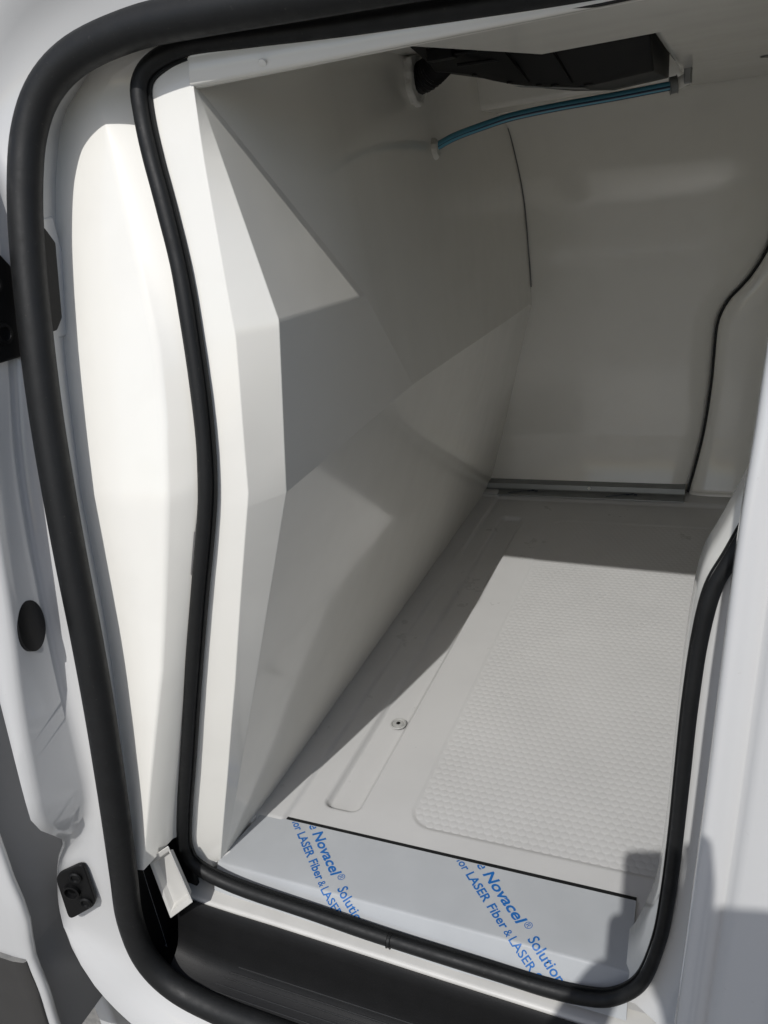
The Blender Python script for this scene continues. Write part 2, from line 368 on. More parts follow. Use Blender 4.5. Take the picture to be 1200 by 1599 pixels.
zall = ztop+zr; iT, iK, iN = zall.index(T.z), zall.index(K1.z), zall.index(N_.z); iE = NR-1
ridge = [N_.lerp(RR, k/4) for k in range(4)]+[RR.lerp(RF, k/8) for k in range(9)]
footl = [Vector((-.667, -.085+(1.47+.085)*k/12, -.006)) for k in range(13)]
idx = {}
for r in range(iN, iE+1):
    t = (N_.z-zall[r])/(N_.z-zall[iE])
    for k in range(13):
        if k == 0: idx[r, 0] = b0+r; continue
        idx[r, k] = len(VB); VB.append(ridge[k].lerp(footl[k], t))
for r in range(iN, iE):
    for k in range(12): FB.append((idx[r, k], idx[r, k+1], idx[r+1, k+1], idx[r+1, k]))
ik2 = len(VB); VB += [K2]
rid = [idx[iN, k] for k in range(13)]
FB.append(tuple([b0+r for r in range(iT, iK+1)]+[ik2]))
FB.append(tuple([b0+r for r in range(iK, iN+1)]+rid[1:5]+[ik2]))
chain = [b0+iT]+[len(VB)+i for i in range(3)]; VB += [T.lerp(K2, k/4) for k in (1, 2, 3)]
FB[-2] = tuple(list(FB[-2][:-1])+[ik2]+list(reversed(chain[1:])))
c_b = [len(VB), len(VB)+1]; VB += [K2.lerp(RR, k/3) for k in (1, 2)]
FB[-1] = tuple(list(FB[-1][:-1])+list(reversed(c_b))+[ik2])
low = [b0+r for r in range(0, iT)]+chain+[ik2]+c_b+rid[4:]
prev = low
for q in (.33, .66, 1.0):
    cur = []
    for j_, i_ in enumerate(low):
        p_ = Vector(VB[i_]); tgt = Vector((-.520, max(.002, p_.y), 1.20)); cur.append(len(VB)); VB.append(p_.lerp(tgt, q))
    for j_ in range(len(low)-1): FB.append((prev[j_], prev[j_+1], cur[j_+1], cur[j_]))
    prev = cur
crease = {}
def mark(L, w=.35):
    for p, q in zip(L, L[1:]): crease[min(p, q), max(p, q)] = w
mark([2*NR+r for r in range(NR)]); mark([b0+r for r in range(NR)]); mark(rid); mark(chain+[ik2]+c_b+[rid[4]], .08); mark([b0+iK, ik2], 1.0)
mark([2*NR+iN, b0+iN])
me = bpy.data.meshes.new('bulkhead_panel'); me.from_pydata([tuple(p) for p in VB], [], FB); me.update()
bm = bmesh.new(); bm.from_mesh(me); bmesh.ops.recalc_face_normals(bm, faces=bm.faces[:])
bw = bm.edges.layers.float.new('bevel_weight_edge'); bm.verts.ensure_lookup_table()
for e in bm.edges:
    i_, j_ = e.verts[0].index, e.verts[1].index
    e[bw] = crease.get((min(i_, j_), max(i_, j_)), 0.0)
bm.to_mesh(me); bm.free()
o = fin('bulkhead_panel', me, 'gel', bl, ang=180)
b_ = o.modifiers.new('bevel', 'BEVEL'); b_.limit_method = 'WEIGHT'; b_.width = .012; b_.segments = 4
wn = o.modifiers.new('wn', 'WEIGHTED_NORMAL'); wn.weight = 100
v, f = sweep(cr([(-.6665, -.02, .001), (-.6655, .3, .001), (-.6668, .7, .001), (-.6655, 1.1, .001), (-.6665, 1.385, .001)], 12), circ(.0028, 8), Vector((0, 0, 1)))
obj('sealant_bead', v, f, 'seam', bl, ang=60)
v, f = sweep(cr([(-.690, -.112, .004), (-.682, -.106, .001), (-.674, -.098, .004), (-.670, -.090, .005), (-.666, -.082, .002)], 6), circ(.0028, 8), Vector((0, 0, 1)))
obj('sealant_bead', v, f, 'seam', bl, ang=60)

# ================================================================ FLOOR
fl = thing('floor', 'light grey moulded load floor with a drain channel and honeycomb tread', 'floor', (0, .7, 0)); fl['kind'] = 'structure'
def sdr(x, y, x0, x1, y0, y1, r):
    cx, cy = (x0+x1)/2, (y0+y1)/2; qx, qy = abs(x-cx)-(x1-x0)/2+r, abs(y-cy)-(y1-y0)/2+r
    return math.hypot(max(qx, 0), max(qy, 0))+min(max(qx, qy), 0)-r
def sm(a, b, t): t = max(0, min(1, (t-a)/(b-a))); return t*t*(3-2*t)
HX0, HX1, HY0, HY1 = -.425, .62, .046, 1.20
def height(x, y):
    h = 0
    h -= .011*sm(.0, .009, -sdr(x, y, -.572, -.505, .046, 1.21, .018))
    h -= .0022*sm(0, .004, -sdr(x, y, HX0, HX1, HY0, HY1, .04))
    h += .006*sm(-.612, -.620, x)+.010*sm(1.325, 1.34, y)
    h -= .010*math.exp(-((x+.525)**2+(y-.276)**2)/.00012)*0
    return h
xs = []
x = -.70
while x < .10: xs.append(x); x += .003 if x < -.40 else .005
xs += [.10, .2, .4, .6, .605, .61, .615, .62, .7, 1.0, 1.49]
ys = [-.125, -.06, -.02]
y = 0.0
while y < 1.395: ys.append(y); y += .003 if y < .13 else (.0045 if 1.18 < y < 1.36 else .012)
ys.append(1.50)
v, f = grid([[Vector((x, y, height(x, y) if y >= 0 else -.004-.03*(y < -.05))) for y in ys] for x in xs])
obj('floor_moulding', v, f, 'gelfloor', fl, ang=60)
# honeycomb tread: low domed hexagons
hv, hf = [], []
P = .0138; RW = P*.866; r0, r1, r2 = P*.565, P*.44, P*.20
j = 0; y = HY0+.010
while y < HY1-.008:
    x = HX0+.010+(P/2 if j % 2 else 0)
    while x < .45:
        if sdr(x, y, HX0, HX1, HY0, HY1, .04) < -.0070:
            b = len(hv); zb = -.0024
            for rr, hh in ((r0, 0), (r1, .00032), (r2, .0005)):
                for k in range(6):
                    a = R(30+60*k); hv.append((x+rr*math.cos(a), y+rr*math.sin(a), zb+hh))
            for q in (0, 6):
                for k in range(6): hf.append((b+q+k, b+q+(k+1) % 6, b+q+6+(k+1) % 6, b+q+6+k))
            hf.append(tuple(b+12+k for k in range(6)))
        x += P
    y += RW; j += 1
me = bpy.data.meshes.new('honeycomb_tread'); me.from_pydata(hv, [], hf); me.update()
tag(fin('honeycomb_tread', me, 'gelfloor', fl, ang=80), kind='stuff')
bt = lathe('floor_bolt', [(.0150, .0002), (.0150, .0020), (.0135, .0028), (.0118, .0022), (.0112, .0002), (.0095, .0004), (.0090, .0022), (.0045, .0026)], (-.527, .276, -.006), (0, 0, 1), 'bolt', fl)
lathe('bolt_socket', [(.0042, .0), (.0042, .0030), (.0034, .0030)], (-.527, .276, -.0060), (0, 0, 1), 'plastic', bt, seg=6)

# ================================================================ SILL PLATE
sp = thing('sill_plate', 'blue-grey film covered steel plate with blue print along the door sill', 'sill plate', (-.37, -.05, 0))
FOLD, FR, FA = .103, .006, R(56)
def plate(u, v_, off=0):                       # u = x, v_ = distance from back edge along the sheet
    z0 = .0045+off; a = FA
    if v_ < FOLD: return Vector((u, -v_, z0))
    arc = FR*a
    cy, cz = -FOLD, z0-FR-off
    if v_ < FOLD+arc:
        t = (v_-FOLD)/FR; return Vector((u, cy-(FR+off)*math.sin(t), cz+(FR+off)*math.cos(t)))
    d = v_-FOLD-arc
    return Vector((u, cy-(FR+off)*math.sin(a)-d*math.cos(a), cz+(FR+off)*math.cos(a)-d*math.sin(a)))
vs = [0, .03, .06, .085, FOLD]+[FOLD+FR*FA*k/5 for k in range(1, 6)]+[.120, .140, .160]
cols = [[plate(-.658-.014*min(1, v_/.09)+t*(.582+.014*min(1, v_/.09))+.003*min(1, v_/.09)*t, v_) for v_ in vs] for t in [k/12 for k in range(13)]]
for c_ in cols: c_.insert(0, c_[0]-Vector((0, 0, .0035)))
fcp = loft('film_covered_plate', cols, 'film', sp, ang=40)
quad('plate_back_edge', (-.66, .0085, .0012), (-.076, .0085, .0012), (-.076, -.001, .0012), (-.66, -.001, .0012), 'rubber', sp)
def lettering(txt, width, cap, u0, v0, shear, off, vmax=.158, ang=R(45)):
    c = bpy.data.curves.new('lettering', 'FONT'); c.body = txt; c.size = 1; c.shear = shear; c.offset = off; c.resolution_u = 3
    o = bpy.data.objects.new('tmp', c); COL.objects.link(o)
    dg = bpy.context.evaluated_depsgraph_get(); me = bpy.data.meshes.new_from_object(o.evaluated_get(dg))
    COL.objects.unlink(o); bpy.data.objects.remove(o)
    x0 = min(q.co.x for q in me.vertices); x1 = max(q.co.x for q in me.vertices); kx, ky = width/(x1-x0), cap/.69
    bm = bmesh.new(); bm.from_mesh(me); ca, sa = math.cos(ang), math.sin(ang)
    for q in bm.verts:
        x, y = (q.co.x-x0)*kx, q.co.y*ky; q.co = Vector((u0+x*ca+y*sa, v0+x*sa-y*ca, 0))
    cuts = [.0015, FOLD]+[FOLD+FR*FA*k/4 for k in range(1, 5)]+[vmax]
    for k in cuts:
        bmesh.ops.bisect_plane(bm, geom=bm.verts[:]+bm.edges[:]+bm.faces[:], plane_co=(0, k, 0), plane_no=(0, 1, 0), clear_inner=(k == .0015), clear_outer=(k == vmax))
    for q in bm.verts: q.co = plate(q.co.x, q.co.y, .0005)
    me2 = bpy.data.meshes.new('lettering'); bm.to_mesh(me2); bm.free()
    fin('lettering', me2, 'ink', fcp, smooth=False)
s45 = math.sqrt(.5)
for du in (0, .2735):
    def along(d, u, v_): return (u+du+d*s45, v_+d*s45)
    for txt, d, wd, cap, sh, off in (('e', -.0185, .0105, .0150, .15, .012), ('Novacel', 0, .0930, .0155, .15, .023), ('Solution', .1165, .062, .0145, .10, .014)):
        lettering(txt, wd, cap, *along(d, -.556, .016), sh, off)
    a_ = along(.0945, -.556, .016); lettering('\u00ae', .0105, .0105, a_[0]+.0050, a_[1]-.0050, 0, .0)
    for txt, d, wd, cap, off in (('for', -.0290, .0225, .0125, .016), ('LASER', 0, .0530, .0125, .022), ('Fiber', .0600, .0400, .0125, .020), ('&', .1035, .0095, .0105, .004), ('LASER', .1165, .044, .0120, .012), ('CO', .1650, .020, .0120, .010)):
        lettering(txt, wd, cap, *along(d, -.579, .0235), 0, off)

# ================================================================ FAR WALL LINING
fw = thing('far_wall_lining', 'white lining of the closed far side door, across the load floor', 'wall lining', (-.3, 1.45, 0))
prof = [(-.01, 1.402), (.03, 1.412), (.08, 1.425), (.15, 1.436), (.19, 1.440), (.30, 1.441), (.45, 1.442), (.52, 1.443), (.60, 1.444), (.65, 1.443), (.70, 1.436), (.76, 1.430), (.82, 1.418), (.88, 1.388), (.94, 1.345), (.98, 1.310), (1.005, 1.280), (1.022, 1.245), (1.030, 1.20)]
gap = [(.000, -.086), (.013, -.082), (.10, -.062), (.184, -.047), (.326, -.033), (.42, -.029), (.477, -.025), (.51, -.015), (.54, .002), (.577, .036), (.657, .082), (.75, .105), (.9, .112), (1.04, .112)]
zz = [p[0] for p in cr([(z, y, 0) for z, y in prof], 4)]; yy = [p[1] for p in cr([(z, y, 0) for z, y in prof], 4)]
dcols = []
for t in [0, .2, .4, .6, .8, .9, .95, .975, 1]:
    col = []
    for z, y in zip(zz, yy):
        xr = interp(gap, z)-.002; x = -.70+t*(xr+.70); rnd = .012*max(0, (t-.95)/.05)**2
        col.append(Vector((x, y+rnd, z)))
    dcols.append(col)
loft('door_lining_panel', dcols, 'gel', fw, ang=60, solid=.02, soff=1, flip=True)
rcols = []
for t in [0, .006, .015, .03, .1, .4, 1]:
    col = []
    for z, y in zip(zz, yy):
        if z < .018: z = .018
        xl = interp(gap, z)+.0015; x = xl+t*(1.48-xl); rnd = .012*(1-min(1, t/.03))**2
        col.append(Vector((x, y-.014+rnd, z)))
    rcols.append(col)
loft('rear_lining_panel', rcols, 'gel', fw, ang=60, solid=.02, soff=1, flip=True)
gp = [Vector((interp(gap, z)-.0005, y+.006, z)) for z, y in zip(zz, yy)]
v, f = sweep(gp, [(-.0045, -.003), (.0045, -.003), (.0045, .003), (-.0045, .003)], Vector((0, -1, 0))); obj('gap_seal', v, f, 'rubber', fw)

cg = [Vector((-.5135-.0105*(z-.553), y-.004, z)) for z, y in zip(zz, yy) if .60 < z < 1.0]
v, f = sweep(cg, [(-.004, -.002), (.004, -.002), (.004, .002), (-.004, .002)], Vector((.5, -1, 0)).normalized()); obj('corner_gap', v, f, 'gapshade', fw)
# rail at the foot of the far wall
rl = thing('threshold_rail', 'dull grey metal rail where the floor meets the far wall', 'rail', (-.36, 1.38, 0))
rp = [(1.334, .011), (1.3345, .0135), (1.372, .0165), (1.3745, .019), (1.3775, .0325), (1.386, .0335), (1.42, .0335)]
rls = loft('rail_strip', [[Vector((x, y, z)) for y, z in rp] for x in (-.662, -.4, -.09)], 'steel', rl, ang=30, flip=True)
lathe('screw', [(.005, 0), (.0045, .002), (.002, .003)], (-.352, 1.3765, .026), (0, -1, .2), 'seam', rls, seg=12)
for x0 in (-.585, -.30):
    pts = [(x0+k*.0075, 1.3715-.0022*abs(k-4)*.3+random.uniform(-.001, .001)) for k in range(11)]
    v, f = sweep([Vector((a, 1.345+.024*(k/10)+random.uniform(-.002, .002), .0158+.0022*(k/10))) for k, (a, b) in enumerate(pts)], [(-.0016, 0), (.0016, 0), (.0016, .0006), (-.0016, .0006)], Vector((0, 0, 1)))
    obj('print_mark', v, f, 'inkd', rls)
    for k in range(3):
        box('print_mark', (x0+.058+k*.011, 1.362+.005*(k % 2), .0172), .0045, .0035, .0004, 'inkd', rls, bevel=0)

# ================================================================ CEILING LINING
cl = thing('ceiling_lining', 'white moulded ceiling lining and door header, with a recess for the unit', 'ceiling lining', (-.2, .6, 1.03))
# header lip from the inner seal to the lower inner edge
hx = [.14, .0, -.1, -.2, -.3, -.4, -.47, -.5225]
def ztop_i(x): return interp([(a, b) for a, b in I_top[:6]]+[(.14, 1.03)], x)
h0 = [Vector((x, Ys(1.05)+.004, ztop_i(x)+.010)) for x in hx]
h1 = [Vector((x, -.012, 1.0345)) for x in hx]; h2 = [Vector((x, -.007, 1.0315)) for x in hx]; h3 = [Vector((x, .000, 1.0305)) for x in hx]
loft('header_lip', [h0, [a.lerp(b, .5) for a, b in zip(h0, h1)], h1, h2, h3], 'gel', cl, ang=180)
Zc = 1.031
CV = [(-.52, -.006, Zc), (-.285, -.006, Zc), (-.219, .244, Zc-.001), (-.092, .238, Zc-.001), (1.5, .20, Zc-.001), (1.5, -.006, Zc),
      (1.5, 1.26, 1.026), (-.092, 1.26, 1.026), (-.52, 1.26, 1.03), (-.52, 1.05, 1.033), (-.105, 1.05, 1.033)]
RCZ = 1.105
RV = [(-.52, -.006, RCZ), (-.285, -.006, RCZ), (-.225, .250, RCZ), (-.105, .246, RCZ), (-.105, 1.04, RCZ), (-.52, 1.04, RCZ)]
vv = CV+RV
ff = [(1, 5, 4, 3, 2), (3, 4, 6, 7, 10), (10, 7, 8, 9), (11, 12, 13, 14, 15, 16), (1, 2, 13, 12), (2, 3, 14, 13), (3, 10, 15, 14), (10, 9, 16, 15), (0, 1, 12, 11)]
obj('ceiling_panel', vv, ff, 'gel', cl, bevel=.012, seg=4, bang=10)
lathe('screw', [(.0045, -.001), (.004, .0005), (.002, .001)], (-.434, -.0125, 1.0395), (0, -1, -.6), 'gel', cl, seg=14)

# ================================================================ REAR JAMB LINING
rj = thing('rear_jamb_lining', 'white lined rear edge of the doorway beside the sliding door', 'lining', (0, -.05, 0))
rp_ = cr([(x, 0, z) for x, z in [(-.084, -.02), (-.060, .020)]+I_right[1:]+[(.02, 1.034)]], 4)
q0 = [Vector((p.x+.004, Ys(p.z)+.006, p.z)) for p in rp_]
q1 = [Vector((p.x-.010, Ys(p.z)+.035, p.z)) for p in rp_]
q2 = [Vector((p.x-.012, Ys(p.z)+.085, p.z)) for p in rp_]
q3 = [Vector((p.x+.006, Ys(p.z)+.105, p.z)) for p in rp_]
q4 = [Vector((p.x+.35, Ys(p.z)+.105, p.z)) for p in rp_]
q5 = [Vector((1.48, Ys(p.z)+.105, p.z)) for p in rp_]
loft('jamb_facing', [q0, q1, q2, q3, q4, q5], 'gel', rj, ang=50, flip=True)
# painted body between the seal and the sliding door
s0 = [Vector((p.x-.002, Ys(p.z)+.004, p.z)) for p in rp_]
s1 = [Vector((p.x+.020, Ys(p.z)+.004, p.z)) for p in rp_]
s2 = [Vector((p.x+.045, Ys(p.z)-.012, p.z)) for p in rp_]
s3 = [Vector((p.x+.058, Ys(p.z)-.05, p.z)) for p in rp_]
s4 = [Vector((p.x+.060, Yo(p.z)-.0, p.z)) for p in rp_]
s5 = [Vector((max(.17, p.x+.10), Yo(p.z)-.03, p.z)) for p in rp_]
loft('rear_pillar', [s0, s1, s2, s3, s4, s5], 'paint', van, ang=60)

# ================================================================ SLIDING DOOR
sl = thing('sliding_door', 'white sliding door pushed back at the right, photographer\'s shadow on its lower half', 'door', (.5, -.36, -.3))
XD = [(-.32, -.038), (.0, -.026), (.285, -.011), (.493, .002), (.679, .013), (.778, .022), (1.0, .035), (1.15, .04)]
zd = [-.30+k*.05 for k in range(30)]
def dcol(dx, dy): return [Vector((interp(XD, z)+dx, Yd(z)+dy, z)) for z in zd]
loft('door_skin', [dcol(.010, .045), dcol(.0, .040), dcol(-.001, .006), dcol(.001, .001), dcol(.004, .0), dcol(.0165, .0), dcol(.0195, .002), dcol(.0215, .002), dcol(.0245, -.004), dcol(.030, -.0075), dcol(.06, -.012), dcol(.15, -.016), dcol(.4, -.02), dcol(.78, -.02)], 'paint', sl, ang=180, flip=True)
loft('door_inner_panel', [dcol(.010, .045), dcol(.3, .05), dcol(.78, .045)], 'paint', sl)

# ================================================================ FRONT DOOR
fd = thing('front_door', 'corner of the white closed front door with dark lower cladding, bottom left', 'door', (-1.2, -.33, -.3))
XF = [(-.30, -.91), (-.21, -.904), (-.135, -.895), (-.067, -.893), (-.026, -.884), (.03, -.870), (.094, -.873), (.147, -.872), (.4, -.88), (1.1, -.88)]
ZCL = -.065
Yf = lean(-.29, .17)
zf = [ZCL+.002+k*.04 for k in range(28)]
def fcol(dx, dy, zs): return [Vector((interp(XF, z)+dx, Yf(z)+dy, z)) for z in zs]
zl = [-.30+k*(ZCL-.002+.30)/10 for k in range(11)]
loft('door_skin', [fcol(-.006, .006, zf), fcol(-.003, .001, zf), fcol(-.008, -.002, zf), fcol(-.03, -.004, zf), fcol(-.2, -.008, zf), fcol(-.7, -.01, zf)], 'paint', fd, ang=60)
loft('lower_cladding', [fcol(-.012, .008, zl), fcol(-.009, -.003, zl), fcol(-.012, -.006, zl), fcol(-.03, -.009, zl), fcol(-.2, -.014, zl), fcol(-.7, -.016, zl)], 'clad', fd, ang=60)
ze = zl+zf
loft('door_edge', [fcol(-.010, -.0015, ze), fcol(-.002, .0, ze), fcol(.001, .005, ze), fcol(-.001, .011, ze), fcol(-.006, .0125, ze)], 'paint', fd, ang=60)
loft('edge_gap_shade', [fcol(-.005, .012, ze), fcol(-.018, .0145, ze), fcol(-.02, .14, ze)], 'gapshade', fd, ang=60)  # deep face of the painted door edge, coloured dark for the gap's shade

# ================================================================ STEP TREAD
st = thing('step_tread', 'black moulded plastic step with fine ribs below the door sill', 'step', (-.4, -.18, -.15))
sx = [-.72, -.712, -.70, -.67, -.62, -.56, -.48, -.3, -.1, .0]
def stp(x, y, z):
    e = max(0, min(1, (x+.73)/.10)); e = 1-(1-e)**2       # rounded left end
    return Vector((x, y, z+(1-e)*.022*min(1, max(0, (-.06-z)/.04))+min(.011, lz(x)+.037)*max(0, min(1, (z+.10)/.05))))
sp_ = [(-.1520, -.046), (-.1525, -.0405), (-.1545, -.0390), (-.1585, -.043), (-.163, -.056), (-.168, -.082), (-.175, -.106), (-.181, -.118), (-.19, -.126), (-.203, -.132), (-.214, -.137), (-.225, -.142)]
stm = loft('step_moulding', [[stp(x, y, z) for y, z in sp_] for x in sx], 'plastic', st, ang=60, flip=True)
box('end_wall', (-.757, -.165, -.02), .006, .045, .10, 'plastic', st, bevel=.004)
box('end_floor', (-.735, -.185, -.128), .03, .04, .004, 'plastic', st, bevel=.001)
box('back_wall', (-.73, -.128, -.03), .03, .004, .10, 'plastic', st, bevel=.002)
for k, (i0, t, xa) in enumerate(((6, .5, -.615), (7, .3, -.630), (8, .0, -.640), (8, .75, -.645), (9, .5, -.65))):
    ya, za = [sp_[i0][c]+(sp_[i0+1][c]-sp_[i0][c])*t for c in (0, 1)]
    v, f = sweep([stp(x, ya, za+.0004) for x in (xa, xa+.03, xa+.1, xa+.3, -.02)], [(-.0010, -.001), (.0010, -.001), (.0006, .0011), (-.0006, .0011)], Vector((0, -.3, 1)).normalized())
    obj('rib', v, f, 'rib', stm, smooth=False)

# ================================================================ CABLE BRACKET, LATCH PARTS
br = thing('metal_bracket', 'small tilted white metal bracket at the lower corner between the seals', 'bracket', (-.73, -.15, -.02))
A, B, C_, D = Vector((-.728, -.178, .069)), Vector((-.684, -.176, .106)), Vector((-.664, -.180, .008)), Vector((-.715, -.182, -.040))
nrm = (B-A).cross(D-A).normalized(); nrm = nrm if nrm.y < 0 else -nrm
ctrb = (A+B+C_+D)/4; dp = -nrm*.010
ii = [p.lerp(ctrb, .16) for p in (A, B, C_, D)]
V = [A, B, C_, D]+[p+dp*.2 for p in ii]+[p.lerp(ctrb, .1)+dp for p in ii]
F = [(0, 1, 5, 4), (1, 2, 6, 5), (2, 3, 7, 6), (3, 0, 4, 7), (4, 5, 9, 8), (5, 6, 10, 9), (6, 7, 11, 10), (7, 4, 8, 11), (8, 9, 10, 11)]
obj('folded_tray', V, F, 'primer', br, bevel=.0025, solid=.002)


# ================================================================ EVAPORATOR UNIT AND ITS DUCT
ev = thing('evaporator_unit', 'black angular cooling unit casing under the ceiling, above the blue hose', 'cooling unit', (-.28, .6, 1.05))
def bottom(x): return interp([(-.45, 1.070), (-.40, 1.058), (-.35, 1.040), (-.31, 1.029), (-.21, 1.014), (-.125, 1.020)], x)
ex = [-.455, -.43, -.40, -.36, -.33, -.28, -.21, -.14, -.118]
front = [Vector((x, .58-.25*max(0, -.36-x)*0, bottom(x))) for x in ex]
fr2 = [Vector((x, .56, bottom(x)+.008)) for x in ex]
fr3 = [Vector((x, .46, 1.098)) for x in ex]
bk = [Vector((x, .86, bottom(x)+.006)) for x in ex]; bk2 = [Vector((x, .88, 1.098)) for x in ex]
v, f = grid([fr3, fr2, front, bk, bk2], flip=True)
n = len(ex); f += [tuple(i*n for i in range(5)), tuple(i*n+n-1 for i in reversed(range(5)))]
cas = obj('casing', v, f, 'plastic', ev, bevel=.003)
for x in (-.30, -.235):
    v, f = sweep([Vector((x-.03, .475, 1.089)), Vector((x, .563, bottom(x)+.006))], circ(.0022, 6)); obj('casing_rib', v, f, 'plastic', cas)
for x0_, x1_, y_, z_ in ((-.44, -.36, .505, 1.083), (-.40, -.30, .530, 1.068), (-.27, -.15, .500, 1.080), (-.20, -.13, .535, 1.060)):
    v, f = sweep([Vector((x0_, y_-.004, z_)), Vector((x1_, y_-.004, z_-.004))], circ(.0028, 6)); obj('casing_rib', v, f, 'plastic', cas)
box('terminal_box', (-.415, .50, 1.085), .020, .014, .010, 'plastic', cas, bevel=.002)
box('terminal_box', (-.165, .51, 1.078), .016, .012, .009, 'plastic', cas, bevel=.002)
for x in (-.385, -.33, -.285, -.262, -.212):
    lathe('bolt', [(.008, 0), (.008, .006), (.005, .011)], (x, .578, bottom(x)+.002), (0, 0, -1), 'plastic', cas, seg=10)
quad('seal_plate', (-.33, .585, bottom(-.33)-.0015), (-.22, .585, bottom(-.22)-.0015), (-.22, .64, bottom(-.22)-.0015), (-.33, .64, bottom(-.33)-.0015), 'steel', ev)
dp_ = cr([(-.53, .63, 1.068), (-.49, .625, 1.071), (-.46, .61, 1.082), (-.44, .59, 1.092)], 10)
dv, df = [], []
v, f = sweep(dp_, circ(.0245, 16), Vector((0, 0, 1)))
for i in range(len(dp_)):
    s_ = .93 if i % 2 else 1.03
    for k in range(16): v[i*16+k] = dp_[i]+(v[i*16+k]-dp_[i])*s_
obj('cable_duct', v, f, 'plastic', ev, ang=60)
v, f = sweep(cr([(-.47, .57, 1.098), (-.455, .555, 1.092), (-.44, .55, 1.095), (-.43, .55, 1.100), (-.445, .56, 1.101)], 6), circ(.004, 8)); obj('cable', v, f, 'plastic', ev, ang=60)
fc = []
for i in range(24):
    a = 2*math.pi*i/24; rr = .040+random.uniform(-.005, .005); fc.append((rr*math.cos(a), rr*1.0*math.sin(a)))
o = prism('foam_collar', fc, (-.517, .628, 1.069), (Vector((0, 1, 0)), Vector((0, 0, 1)), Vector((1, 0, 0))), .018, 'foam', bevel=.004)
tag(o, 'ragged white foam collar where the black duct meets the bulkhead', 'foam')

# ================================================================ DRAIN HOSE
ho = thing('drain_hose', 'blue striped hose sagging from the bulkhead to the ceiling fitting', 'hose', (-.3, .75, .98))
hp = cr([(-.525, .69, .957), (-.500, .70, .966), (-.470, .715, .978), (-.42, .74, .990), (-.374, .755, .998), (-.30, .77, 1.003), (-.20, .79, 1.0065), (-.105, .80, 1.0105)], 8)
v, f = sweep(hp, circ(.0070, 16), Vector((0, 0, 1))); hot_ = obj('hose_tube', v, f, 'hose', ho, ang=60)
for a in (200, 262, 20):
    v = []
    off = Vector((0, math.cos(R(a)), math.sin(R(a))))*.0058
    v, f = sweep([p+off for p in hp], circ(.0021, 8), Vector((0, 0, 1))); obj('hose_stripe', v, f, 'hosed', hot_, ang=60)
v, f = sweep([Vector((-.112, .799, 1.010)), Vector((-.100, .801, 1.0112))], circ(.0135, 18), Vector((0, 0, 1))); obj('clamp', v, f, 'steel', ho, ang=40, bevel=.0015)
v, f = sweep([Vector((-.101, .801, 1.011)), Vector((-.082, .803, 1.018))], circ(.0095, 14), Vector((0, 0, 1))); obj('elbow', v, f, 'seam', ho, ang=40, bevel=.0015)
box('fitting_bracket', (-.083, .80, 1.021), .006, .014, .012, 'steel', ho)
lathe('hose_grommet', [(.019, 0), (.018, .005), (.013, .010), (.009, .010)], (-.5080, .698, .961), (1, 0, 0), 'foam', ho, seg=16)
tag(lathe('ceiling_bolt', [(.010, 0), (.010, .012), (.007, .016)], (.036, .80, 1.030), (0, 0, -1), 'steel', seg=12), 'small dull bolt under the ceiling at the right edge, past the hose fitting', 'bolt')

# ================================================================ LATCH PARTS ON THE PILLAR
lp = thing('latch_plate', 'black latch plate with two screws on the pillar foot, bottom left', 'latch plate', (-.815, -.24, .05))
c = Vector((-.812, -.2375, .049)); ux, uy, uz = Vector((.964, .266, 0)), Vector((0, 0, 1)), Vector((.266, -.964, 0))
def rpoly(P, r, n=4):
    out = []
    for i, p in enumerate(P):
        p = Vector(p); a = Vector(P[i-1]); b = Vector(P[(i+1) % len(P)])
        e0, e1 = p+(a-p).normalized()*r, p+(b-p).normalized()*r
        for k in range(n+1): t = k/n; out.append(tuple(e0*(1-t)**2+p*2*t*(1-t)+e1*t*t))
    return out
pt_ = prism('plate', rpoly([(-.0275, -.0565), (.0245, -.0240), (.0262, .0561), (-.0235, .0311)], .013), c, (ux, uy, uz), .007, 'plastic', lp, bevel=.002)
for a, b in ((.0085, .0300), (.0105, -.0180)):
    lathe('screw', [(.0095, 0), (.0095, .003), (.0075, .0045), (.006, .0042), (.005, .002)], c+ux*a+uy*b+uz*.0065, uz, 'plastic', pt_, seg=18)
lathe('latch_socket', [(.0120, 0), (.0120, .006), (.0095, .0065), (.0085, .001), (.006, .0005)], c-ux*.004+uy*.004+uz*.0065, uz, 'plastic', pt_, seg=22)

o = lathe('pillar_plug', [(.0315, -.012), (.0315, .0016), (.0300, .0022), (.010, .0026)], (-.7462, -.2225, .484), (.957, .289, 0), 'plastic', seg=40, sx=.84)
tag(o, 'flat round black plug set in the grey pillar face', 'plug')

dc = thing('dovetail_catch', 'black moulded catch on the pillar at the left picture edge', 'catch', (-.74, -.15, .84))
cbk = prism('catch_block', [(-.05, -.058), (.022, -.058), (.034, -.046), (.034, .040), (.016, .062), (-.05, .062)], (-.7535, -.142, .842), (Vector((0, 1, .0)), Vector((0, .10, .99)).normalized(), Vector((1, 0, 0))), .014, 'plastic', dc, bevel=.003)
for b in (.025, -.028): lathe('catch_boss', [(.012, 0), (.012, .003), (.008, .004), (.007, .001)], (-.740, -.140+b*.1, .842+b), (1, 0, 0), 'plastic', cbk, seg=18)

rb = thing('rubber_buffer', 'slim black buffer peeping out behind the thick outer seal, upper left', 'buffer', (-.71, -.07, .86))
box('pad', (-.7195, -.076, .862), .004, .030, .066, 'paint', rb, bevel=.008)
prism('buffer_block', [(-.015, -.056), (.010, -.056), (.020, -.044), (.026, .038), (.012, .056), (-.015, .056)], (-.7145, -.097, .862), (Vector((0, 1, 0)), Vector((0, .18, .98)).normalized(), Vector((1, 0, 0))), .010, 'plastic', rb, bevel=.003)

